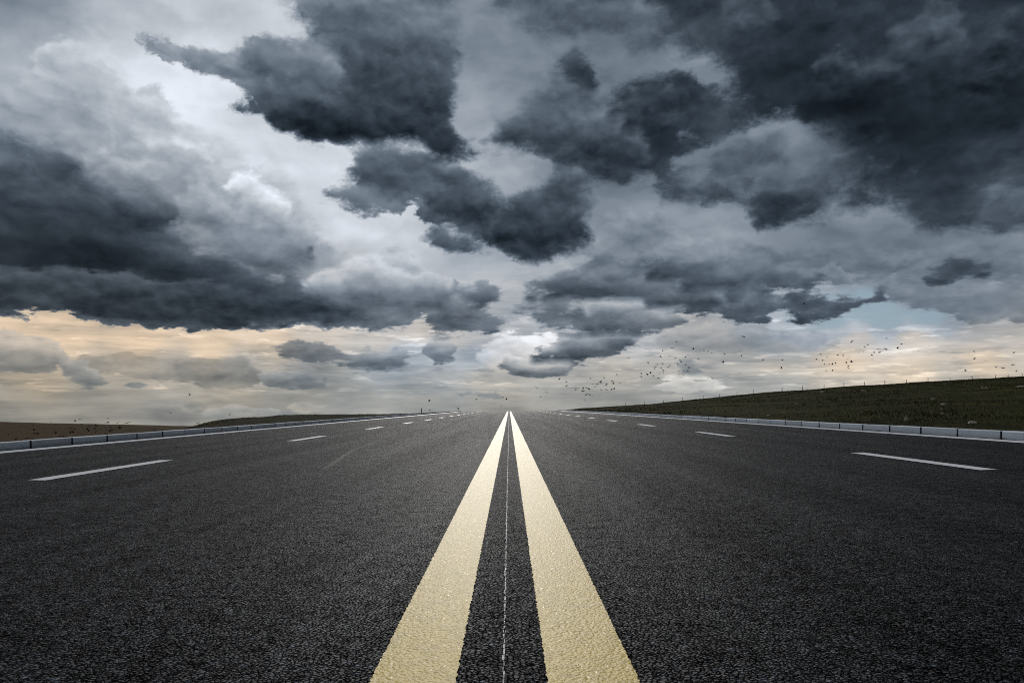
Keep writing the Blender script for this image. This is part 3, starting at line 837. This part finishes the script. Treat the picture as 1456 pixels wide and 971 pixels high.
def radial_hill(name, sky, px_cols, side, mat, label, rows=46, beyond=((1.25, -1.2), (2.0, -6.0)), base=0.045, rough=0.05, bank=0):
    """terrain between the kerb and a skyline given as (px, py, depth)"""
    vs, fs = [], []
    nc = len(px_cols)
    x_k = side * 6.80
    for px in px_cols:
        py, Yr = interp(sky, px)
        e = at(px, py, Yr)
        yk = x_k / ((px - VX) / FOC)
        s0 = Vector((x_k, yk, 0)); s0.z = rz(x_k, yk) + base
        ridge_jit = nz(px * 0.031, px * 0.0077, 1.0) * 0.0022 * (e - s0).length ** .5
        for j in range(rows):
            t = (j / (rows - 1)) ** 1.35
            q = s0.lerp(e, t)
            tt = 1 - (1 - t) ** bank if bank else t
            q.z = s0.z * (1 - tt) + e.z * tt + ridge_jit * t
            amp = rough * math.sin(math.pi * min(t, 1)) * min(1.0, (e - s0).length / 30)
            q.z += amp * nz(q.x * 0.45, q.y * 0.22, 2.0)
            vs.append(tuple(q))
        for mul_, dz in beyond:
            q = s0.lerp(e, mul_); q.z = e.z + dz
            vs.append(tuple(q))
    m_ = rows + len(beyond)
    for i in range(nc - 1):
        for j in range(m_ - 1):
            a = i * m_ + j
            fs.append((a, a + 1, a + m_ + 1, a + m_) if side < 0 else (a, a + m_, a + m_ + 1, a + 1))
    o = mesh_obj(name, vs, fs, mat, smooth=True)
    tag(o, label, kind='structure')
    return o


sky_r = [(800, 583.5, 260), (815, 581.8, 250), (830, 580.3, 235), (880, 577.4, 190), (920, 575.4, 178), (956, 571.2, 168), (1010, 566, 158), (1069, 559.8, 150), (1120, 556, 146),
         (1169, 553, 143), (1195, 550.2, 142), (1240, 547.8, 140), (1282, 545, 139), (1351, 541, 137), (1400, 538.5, 136), (1456, 535, 135), (1700, 522, 128), (2400, 505, 105), (4000, 480, 70), (9000, 420, 30)]
cols_r = list(np.arange(800, 1500, 5)) + list(np.linspace(1500, 4000, 40)) + [5000, 7000, 9000]
hill = radial_hill('hill', sky_r, cols_r, 1, M_HILL, 'dark green grassy hillside rising to the right of the road', rough=0.10)

sky_l = [(-9000, 470, 20), (-2000, 640, 60), (100, 640, 40), (200, 620, 42), (240, 613, 44), (259, 610.3, 46), (274, 605.7, 48), (288, 602, 50), (307, 598.2, 53), (323, 595.6, 56), (344, 593.9, 60), (377, 592.3, 66),
         (400, 590, 70), (446, 589.4, 78), (500, 589.0, 86), (583, 588.0, 96), (640, 585.4, 104), (655, 585.5, 110)]
cols_l = list(np.arange(215, 656, 4.0))
rise = radial_hill('low_rise', sky_l, cols_l, -1, M_RISE, 'low dark grassy rise behind the left kerb', base=0.04, rough=0.03, beyond=((1.15, -1.0), (1.6, -4.5)))

sky_f = [(-9000, 700, 16), (-3000, 612, 60), (-600, 598, 120), (0, 599.8, 130), (137, 602.7, 130), (264, 605.4, 128), (330, 607, 126)]
cols_f = list(np.linspace(-3000, -400, 30)) + list(np.arange(-380, 331, 10.0))
fieldo = radial_hill('field', sky_f, cols_f, -1, M_FIELD, 'bare brown field beyond the left kerb', base=0.02, rough=0.02, beyond=((1.3, -2.5), (2.2, -11.0)), bank=16)

bpy.context.view_layer.update()


def bvh_of(o):
    me = o.data
    return BVHTree.FromPolygons([v_.co.copy() for v_ in me.vertices], [tuple(p.vertices) for p in me.polygons])
BV = {'hill': bvh_of(hill), 'rise': bvh_of(rise), 'field': bvh_of(fieldo)}
EYEV = Vector((0, 0, EYE))


def hit(which, px, py):
    dirv = (at(px, py, 100.0) - EYEV).normalized()
    loc, nrm, idx, dist = BV[which].ray_cast(EYEV, dirv, 1000)
    return loc


def down(which, x_, y_):
    loc, nrm, idx, dist = BV[which].ray_cast(Vector((x_, y_, 80)), Vector((0, 0, -1)), 200)
    return loc

# grass: one mass per slope
def grass(which, name, label, cols_, sky, n, side, hmin, hmax):
    vs, fs = [], []
    rr = random.Random(len(name))
    tries = 0
    while len(fs) < n and tries < n * 3:
        tries += 1
        px = rr.uniform(*cols_)
        py, Yr = interp(sky, px)
        e = at(px, py, Yr)
        x_k = side * 6.9
        yk = x_k / ((px - VX) / FOC)
        t = 1 - rr.random() ** 2.2 if rr.random() < 0.6 else rr.random() ** 2.0
        t *= 0.998
        q = Vector((x_k, yk, 0)).lerp(e, t)
        loc = down(which, q.x, q.y)
        if loc is None: continue
        dist = loc.length
        clump = 0.5 + 0.5 * math.sin(q.x * .9 + 1.3 * math.sin(q.y * .21)) * math.sin(q.y * .33 + q.x * .2)
        hh = rr.uniform(hmin, hmax) * (0.55 + 0.9 * clump) * (0.45 + 0.55 * min(1, dist / 90))
        wd = hh * rr.uniform(0.05, 0.12) + 0.00016 * dist
        for b_ in range(2):
            a = rr.uniform(0, 6.28); lean = rr.uniform(0.05, 0.5) * hh
            dx, dy = math.cos(a) * wd, math.sin(a) * wd * .4
            la = rr.uniform(0, 6.28)
            k = len(vs)
            o_ = Vector((rr.gauss(0, .06), rr.gauss(0, .06), -0.02))
            b0 = loc + o_
            vs += [(b0.x - dx, b0.y - dy, b0.z), (b0.x + dx, b0.y + dy, b0.z),
                   (b0.x + lean * math.cos(la), b0.y + lean * math.sin(la), b0.z + hh)]
            fs.append((k, k + 1, k + 2))
    o = mesh_obj(name, vs, fs, M_GRASS)
    tag(o, label, kind='stuff')
grass('hill', 'hill_grass', 'dark tufted grass covering the right hillside', (806, 1560), sky_r, 90000, 1, 0.03, 0.15)
grass('rise', 'rise_grass', 'dark tufted grass covering the low left rise', (262, 650), sky_l, 9000, -1, 0.03, 0.10)

fence = bpy.data.objects.new('wire_fence', None); col.objects.link(fence)
tag(fence, 'thin wire fence on posts along the skyline of the right hill', 'fence')
posts = [(889.5, 5), (916, 5), (943, 4), (970, 5), (999.4, 5), (1022.7, 4.5), (1047.2, 5), (1070.4, 6), (1111.2, 6), (1140.3, 6.5), (1170.8, 6), (1199.3, 5.5), (1228, 6), (1257.2, 6),
         (1287.8, 5.5), (1318.4, 6), (1349.7, 4.5), (1381, 4), (1414.4, 4.5), (1432, 4), (1452, 4), (1482, 5)]
first = None
tops = []
for px, hpx in posts:
    py, Yr = interp(sky_r, px)
    e = at(px, py, Yr)
    g0 = down('hill', e.x, e.y - 0.25) or e
    h_ = hpx / FOC * Yr
    if first is None:
        fence.location = g0
    bm = bmesh.new()
    bmesh.ops.create_cone(bm, cap_ends=True, segments=7, radius1=0.055, radius2=0.042, depth=1.0)
    for v_ in bm.verts:
        v_.co.z = (v_.co.z + 0.5) * (h_ + .15) - .15
        v_.co.x += (v_.co.z / h_) * random.uniform(-.02, .02)
    o = bm_obj('post', bm, M_POST, fence)
    o.location = g0 - fence.location
    lean = random.gauss(0, .05)
    o.rotation_euler = (0, lean, 0)
    tops.append((g0 - fence.location, h_, lean)); first = o
for frac in (0.92, 0.55):
    vs, fs = [], []
    for (a, ha, la), (b, hb, lb) in zip(tops, tops[1:]):
        n = 6
        for i in range(n + 1):
            t = i / n
            p = (a + Vector((la * ha * frac, 0, ha * frac))).lerp(b + Vector((lb * hb * frac, 0, hb * frac)), t)
            p.z -= 0.05 * math.sin(math.pi * t)
            k = len(vs)
            for aa in range(4):
                vs.append((p.x, p.y - .004 + 0.007 * math.cos(aa * 1.5708 + .7), p.z + 0.007 * math.sin(aa * 1.5708 + .7)))
            if i:
                for aa in range(4):
                    b2 = (aa + 1) % 4
                    fs.append((k - 4 + aa, k - 4 + b2, k + b2, k + aa))
    mesh_obj('wire', vs, fs, M_WIRE, fence)

# a lone marker post by the left kerb near the crest
def marker():
    e = at(599.3, 586.5, 84.0)
    bm = bmesh.new()
    bmesh.ops.create_cone(bm, cap_ends=True, segments=8, radius1=0.05, radius2=0.04, depth=0.5, matrix=Matrix.Translation((0, 0, .22)))
    bmesh.ops.create_cone(bm, cap_ends=True, segments=8, radius1=0.06, radius2=0.02, depth=0.05, matrix=Matrix.Translation((0, 0, .49)))
    o = bm_obj('marker_post', bm, M_POST)
    o.location = e
    tag(o, 'short dark post beside the left kerb just before the crest', 'post')
marker()

def rock_mesh(seed, sx, sy, sz):
    rr = random.Random(seed)
    bm = bmesh.new()
    bmesh.ops.create_icosphere(bm, subdivisions=3, radius=1.0)
    off = [Vector((rr.gauss(0, 1), rr.gauss(0, 1), rr.gauss(0, 1))).normalized() for _ in range(9)]
    cut = [rr.uniform(.55, .9) for _ in off]
    for v_ in bm.verts:
        for n_, c_ in zip(off, cut):
            d_ = v_.co.dot(n_)
            if d_ > c_: v_.co -= n_ * (d_ - c_) * .85
        v_.co *= 1 + 0.06 * math.sin(9 * v_.co.x + 7 * v_.co.y + seed)
        v_.co = Vector((v_.co.x * sx, v_.co.y * sy, v_.co.z * sz))
    return bm
ROCKS = [  # px, py, width px, height px, label
 (1169.3, 557.1, 7, 4.5, 'pale boulder just under the fence, the left one of two below the hill skyline'),
 (1228.5, 555.6, 5.5, 4.5, 'pale boulder just under the fence, the right one of two below the hill skyline'),
 (1262.3, 558.8, 2, 2, 'tiny pale stone right of the two skyline boulders'),
 (1289, 594.5, 5, 11, 'tall upright pale stone standing low on the slope behind the right kerb'),
 (1283.5, 605.5, 5, 3, 'low pale stone at the right kerb below the upright stone'),
 (1326.5, 566.5, 6.5, 3, 'pale rock topping the stony scar down the right hillside'),
 (1341, 574.5, 9, 4, 'widest reddish rock in the stony scar on the right hillside'),
 (1339, 581.5, 4, 3, 'pale rock below the widest rock of the stony scar'),
 (1340, 588, 6, 4, 'dull rock at the foot of the stony scar'),
 (1325, 585, 2, 2.5, 'small pale stone left of the stony scar'),
 (1396.5, 550.8, 3.5, 4, 'left one of a pair of pale stones high on the right slope'),
 (1402, 551, 5, 3, 'right one of a pair of pale stones high on the right slope'),
 (1382.5, 600, 11, 5, 'broad flat pale boulder low on the slope behind the right kerb'),
 (1451, 549, 12, 2.5, 'long pale rock ledge near the right picture edge'),
 (1092.4, 589.8, 3, 2.5, 'pale stone by the right kerb left of the fence boulders'),
 (1114.5, 585.3, 3.5, 3, 'dull stone low on the hill, middle of the far slope'),
 (1132.5, 573.8, 4, 2, 'dim flat stone halfway up the far slope'),
 (1082, 593.5, 3, 2.5, 'smallest stone showing above the right kerb, left end of the hill foot'),
]
for i, (px, py, wpx, hpx, lab) in enumerate(ROCKS):
    loc = hit('hill', px, py + hpx * .35)
    if loc is None: continue
    sc = loc.y / FOC
    bm = rock_mesh(i + 3, wpx * sc * .6, wpx * sc * .5, hpx * sc * .75)
    o = bm_obj('rock', bm, M_ROCK)
    o.location = loc; o.rotation_euler = (0, 0, random.uniform(-.4, .4))
    tag(o, lab, 'rock', 'pale rocks on the right hillside')

def bird_mesh(flap, bank, fold):
    """one continuous body: beak to fanned tail, with two bent wings"""
    bm = bmesh.new()
    secs = [(0.245, .004, 0.0), (0.205, .018, 0.004), (0.165, .034, 0.012), (0.12, .036, .012), (0.06, .055, 0.0), (-0.02, .060, -.004), (-.10, .042, 0.0), (-.16, .022, .006)]
    rings = []
    for y_, r_, z_ in secs:
        rings.append([bm.verts.new((r_ * math.cos(a * math.pi / 4), y_, z_ + .9 * r_ * math.sin(a * math.pi / 4))) for a in range(8)])
    for a, b in zip(rings, rings[1:]):
        for k in range(8):
            bm.faces.new((a[k], a[(k + 1) % 8], b[(k + 1) % 8], b[k]))
    bm.faces.new(rings[0][::-1])
    # tail fan grows out of the last ring
    last = rings[-1]
    fan = [bm.verts.new((x_, y_, .006 + dz)) for x_, y_, dz in ((.075, -.30, .006), (.04, -.33, .012), (0, -.34, .014), (-.04, -.33, .012), (-.075, -.30, .006), (-.04, -.325, .002), (0, -.335, 0), (.04, -.325, .002))]
    for k in range(8): bm.faces.new((last[k], last[(k + 1) % 8], fan[(k + 1) % 8], fan[k]))
    bm.faces.new(fan)
    # wings: closed thin blades from the shoulder, elbow and tip
    for s_ in (-1, 1):
        pr = [(0.0, .095, -.115, 0.022), (.20 * fold, .12, -.14, .018), (.36 * fold, .07, -.15, .012), (.48 * fold, -.05, -.14, .004)]
        prev = None
        zz = 0.02; xx = 0.03
        ang = [flap, flap, flap * .35, flap * .1]
        for i, (dist_, fr, bk, th) in enumerate(pr):
            if i:
                dd_ = dist_ - pr[i - 1][0]
                xx += dd_ * math.cos(ang[i]); zz += dd_ * math.sin(ang[i])
            ring = [bm.verts.new((s_ * xx, fr, zz)), bm.verts.new((s_ * xx, (fr + bk) / 2, zz + th)), bm.verts.new((s_ * xx, bk, zz)), bm.verts.new((s_ * xx, (fr + bk) / 2, zz - th * .4))]
            if prev:
                for k in range(4):
                    q = (prev[k], prev[(k + 1) % 4], ring[(k + 1) % 4], ring[k])
                    bm.faces.new(q if s_ > 0 else q[::-1])
            prev = ring
        bm.faces.new(prev)
    me = bpy.data.meshes.new('bird'); bm.to_mesh(me); bm.free()
    me.polygons.foreach_set('use_smooth', [True] * len(me.polygons))
    me.materials.append(M_BIRD)
    return me
BM = [bird_mesh(f_, 0, fo) for f_, fo in ((0.9, .9), (0.5, 1.0), (0.15, 1.0), (-0.35, .95), (-.8, .85), (1.2, .8))]


def zl(x0, y0, sc, pts): return [(x0 + a / sc, y0 + b / sc) for a, b in pts]
Z = 7.28
FLOCKS = [
 # (points, depth range, size, label or list of labels, group)
 (zl(0, 540, Z, [(343,470),(352,524),(362,548),(356,563),(393,560),(92,562),(184,586),(162,620),(272,604),(335,612),(566,520),(578,552),(648,557),(656,581),(624,586),(728,498),(772,507),(727,547),(760,542),(828,557),(903,512),(920,530),(928,478),(983,499),(986,541),(1148,485),(1158,513),(1138,533),(1095,557),(1244,500),(1355,530),(845,455),(994,477)]) + zl(200, 540, Z, [(155,514)]),
  (58, 78), .62, 'small dark bird flying low in front of the brown field', 'birds low over the brown field'),
 (zl(0, 540, Z, [(525,430),(828,409),(779,427),(1120,398),(1122,436),(1108,447),(1215,447),(1320,446)]),
  (95, 125), .62, 'small dark bird in the sky just above the skyline of the brown field', 'birds just above the brown field'),
 (zl(200, 540, Z, [(505,157),(310,344),(919,364),(590,449)]), (130, 150), .8,
  ['lone dark bird highest in the sky left of the low rise', 'lone dark bird over the right end of the brown field', 'lone dark bird just above the top of the low rise', 'lone dark bird at the left foot of the low rise'], 'single birds near the low rise'),
 (zl(590, 530, Z, [(149,281),(155,386),(451,375),(638,271),(834,194),(910,258),(948,275),(891,349),(1261,155),(1364,203),(1298,244)]), (140, 170), .8,
  ['upper one of two dark birds above the end of the left kerb', 'lower one of two dark birds above the end of the left kerb', 'dark bird almost touching the crest beside the left kerb', 'lone dark bird midway between left kerb end and yellow lines', 'highest dark bird straight over the yellow lines', 'left one of a close pair of birds over the yellow lines', 'right one of a close pair of birds over the yellow lines', 'lowest dark bird straight over the vanishing yellow lines', 'topmost of three birds right of the yellow lines', 'rightmost of three birds right of the yellow lines', 'lowest of three birds right of the yellow lines'], 'birds over the crest of the road'),
 (zl(780, 470, Z, [(110,505),(186,531),(187,575),(296,602),(280,615),(360,582),(355,603),(350,627),(400,592),(419,610),(398,660),(386,670),(430,667),(459,675),(373,715),(434,498),(457,551),(503,557),(478,583),(489,579),(532,543),(540,535),(573,490),(705,458),(655,517),(677,528),(667,551),(737,543),(601,549),(592,564),(544,614),(600,611),(540,651),(650,613),(656,609),(677,606)]),
  (150, 200), .85, 'tiny black bird in the low flock over the left tip of the right hill', 'flock over the left tip of the right hill'),
 (zl(780, 470, Z, [(957,442),(958,475),(1028,458),(1057,443),(1082,463),(1026,329),(1127,352),(1106,379),(1098,397),(1164,391),(1180,339),(1160,271),(1181,204),(1248,260),(1285,186),(1324,116),(1313,286),(1258,366),(1241,381),(1184,409),(1186,437),(1148,447),(1135,489)]) +
  zl(920, 470, Z, [(340,306),(352,325),(318,350),(318,372),(330,419),(335,447),(377,461),(397,276),(404,321),(402,357),(434,388),(424,419),(428,250),(480,193),(534,290),(588,208),(635,211),(670,236)]),
  (150, 200), .85, 'tiny black bird in the loose tall flock around the small grey cloud', 'flock around the small grey cloud'),
 (zl(780, 470, Z, [(830,281)]) + zl(920, 470, Z, [(804,244),(790,330),(626,490),(676,495),(956,446),(962,210),(976,255),(995,61),(1203,300),(1402,301),(1392,389)]), (150, 185), .85,
  ['lone black bird between the low flock and the tall flock', 'upper one of two birds just right of the tall flock', 'lower one of two birds just right of the tall flock', 'left one of two birds just above the cream cloud bank', 'right one of two birds just above the cream cloud bank', 'black bird above the hill fence, lowest between the flocks', 'upper one of a close pair right of the tall flock', 'lower one of a close pair right of the tall flock', 'black bird high up under the grey veil of cloud', 'lone black bird midway between the tall and right flocks', 'upper one of two birds left of the right-hand flock', 'lower one of two birds left of the right-hand flock'], 'single birds between the flocks'),
 (zl(1120, 460, Z, [(338,315),(296,365),(361,378),(405,344),(384,424),(428,424),(463,424),(495,412),(396,489),(466,489),(518,324),(571,333),(640,350),(622,369),(608,408),(630,441),(628,461)]),
  (160, 205), .85, 'tiny black bird in the lower left part of the right-hand flock', 'lower part of the right-hand flock'),
 (zl(1120, 460, Z, [(661,399)]), (120, 121), .95, ['largest blackest bird in the right-hand flock'], 'single birds between the flocks'),
 (zl(1120, 460, Z, [(662,184),(1018,159)]), (150, 165), .85, ['lone black bird above the middle of the right-hand flock', 'highest bird over the upper right part of the flock'], 'single birds between the flocks'),
 (zl(1120, 460, Z, [(797,237),(830,224),(784,294),(870,321),(876,371),(896,294),(940,268),(944,302),(960,291),(1003,259),(1022,264)]),
  (150, 190), .85, 'tiny black bird in the upper right part of the right-hand flock', 'upper part of the right-hand flock'),
 (zl(1120, 460, Z, [(1136,258),(1177,209),(1356,288)]), (150, 165), .85, ['left one of a pair of birds right of the flock', 'right one of a pair of birds right of the flock', 'lone black bird far to the right of the right-hand flock'], 'single birds between the flocks'),
 (zl(1300, 460, 5.394, [(459,218),(459,272),(548,284),(393,363),(440,411),(626,337),(682,342),(766,220),(760,314),(784,368)]), (110, 128), .68,
  ['upper one of two birds stacked above the right hill', 'lower one of two birds stacked above the right hill', 'black bird right of the two stacked birds', 'black bird left above the lowest bird at the hill top', 'lowest black bird touching the right hill skyline', 'left one of a level pair above the right hill', 'right one of a level pair above the right hill', 'topmost bird near the right picture edge', 'middle bird near the right picture edge', 'lowest bird near the right picture edge'], 'birds above the top of the right hill'),
 ([(1143.4, 432.3)], (150, 151), .8, ['lone black bird against the small dark cloud above the blue gap'], 'single birds between the flocks'),
]
for pts, (d0, d1), size, labs, grp in FLOCKS:
    for i, (px, py) in enumerate(pts):
        o = bpy.data.objects.new('bird', random.choice(BM)); col.objects.link(o)
        dep = random.uniform(d0, d1)
        h_ = hit('field', px, py) if grp == 'birds low over the brown field' else None
        if h_ is not None: dep = h_.y * random.uniform(.78, .92)
        o.location = at(px, py, dep)
        s_ = size * (dep / d1 * 0.8 if h_ is not None else 1.0) * random.uniform(1.05, 1.4)
        o.scale = (s_, s_, s_)
        o.rotation_euler = (random.gauss(0, .2), random.gauss(0, .25), random.uniform(0, 6.28))
        tag(o, labs if isinstance(labs, str) else labs[i], 'bird', grp)

cam = bpy.data.cameras.new('camera')
co = bpy.data.objects.new('camera', cam); col.objects.link(co)
cam.sensor_fit = 'HORIZONTAL'; cam.sensor_width = 36.0
cam.lens = 36.0 * FOC / 1456.0
cam.shift_x = (728 - VX) / 1456.0
cam.shift_y = (VY - 485.5) / 1456.0
cam.clip_start = 0.05; cam.clip_end = 8000
co.location = (0, 0, EYE)
co.rotation_euler = (R(90), 0, 0)
scene.camera = co

vs_ = scene.view_settings
scene.display_settings.display_device = 'sRGB'
vs_.view_transform = 'Standard'; vs_.look = 'None'
vs_.exposure = EXPOSURE; vs_.gamma = 1.0
scene.render.engine = 'CYCLES'
cy = scene.cycles
cy.use_denoising = False
cy.filter_width = 1.05
cy.max_bounces = 4; cy.diffuse_bounces = 2; cy.glossy_bounces = 1
cy.sample_clamp_indirect = 4.0
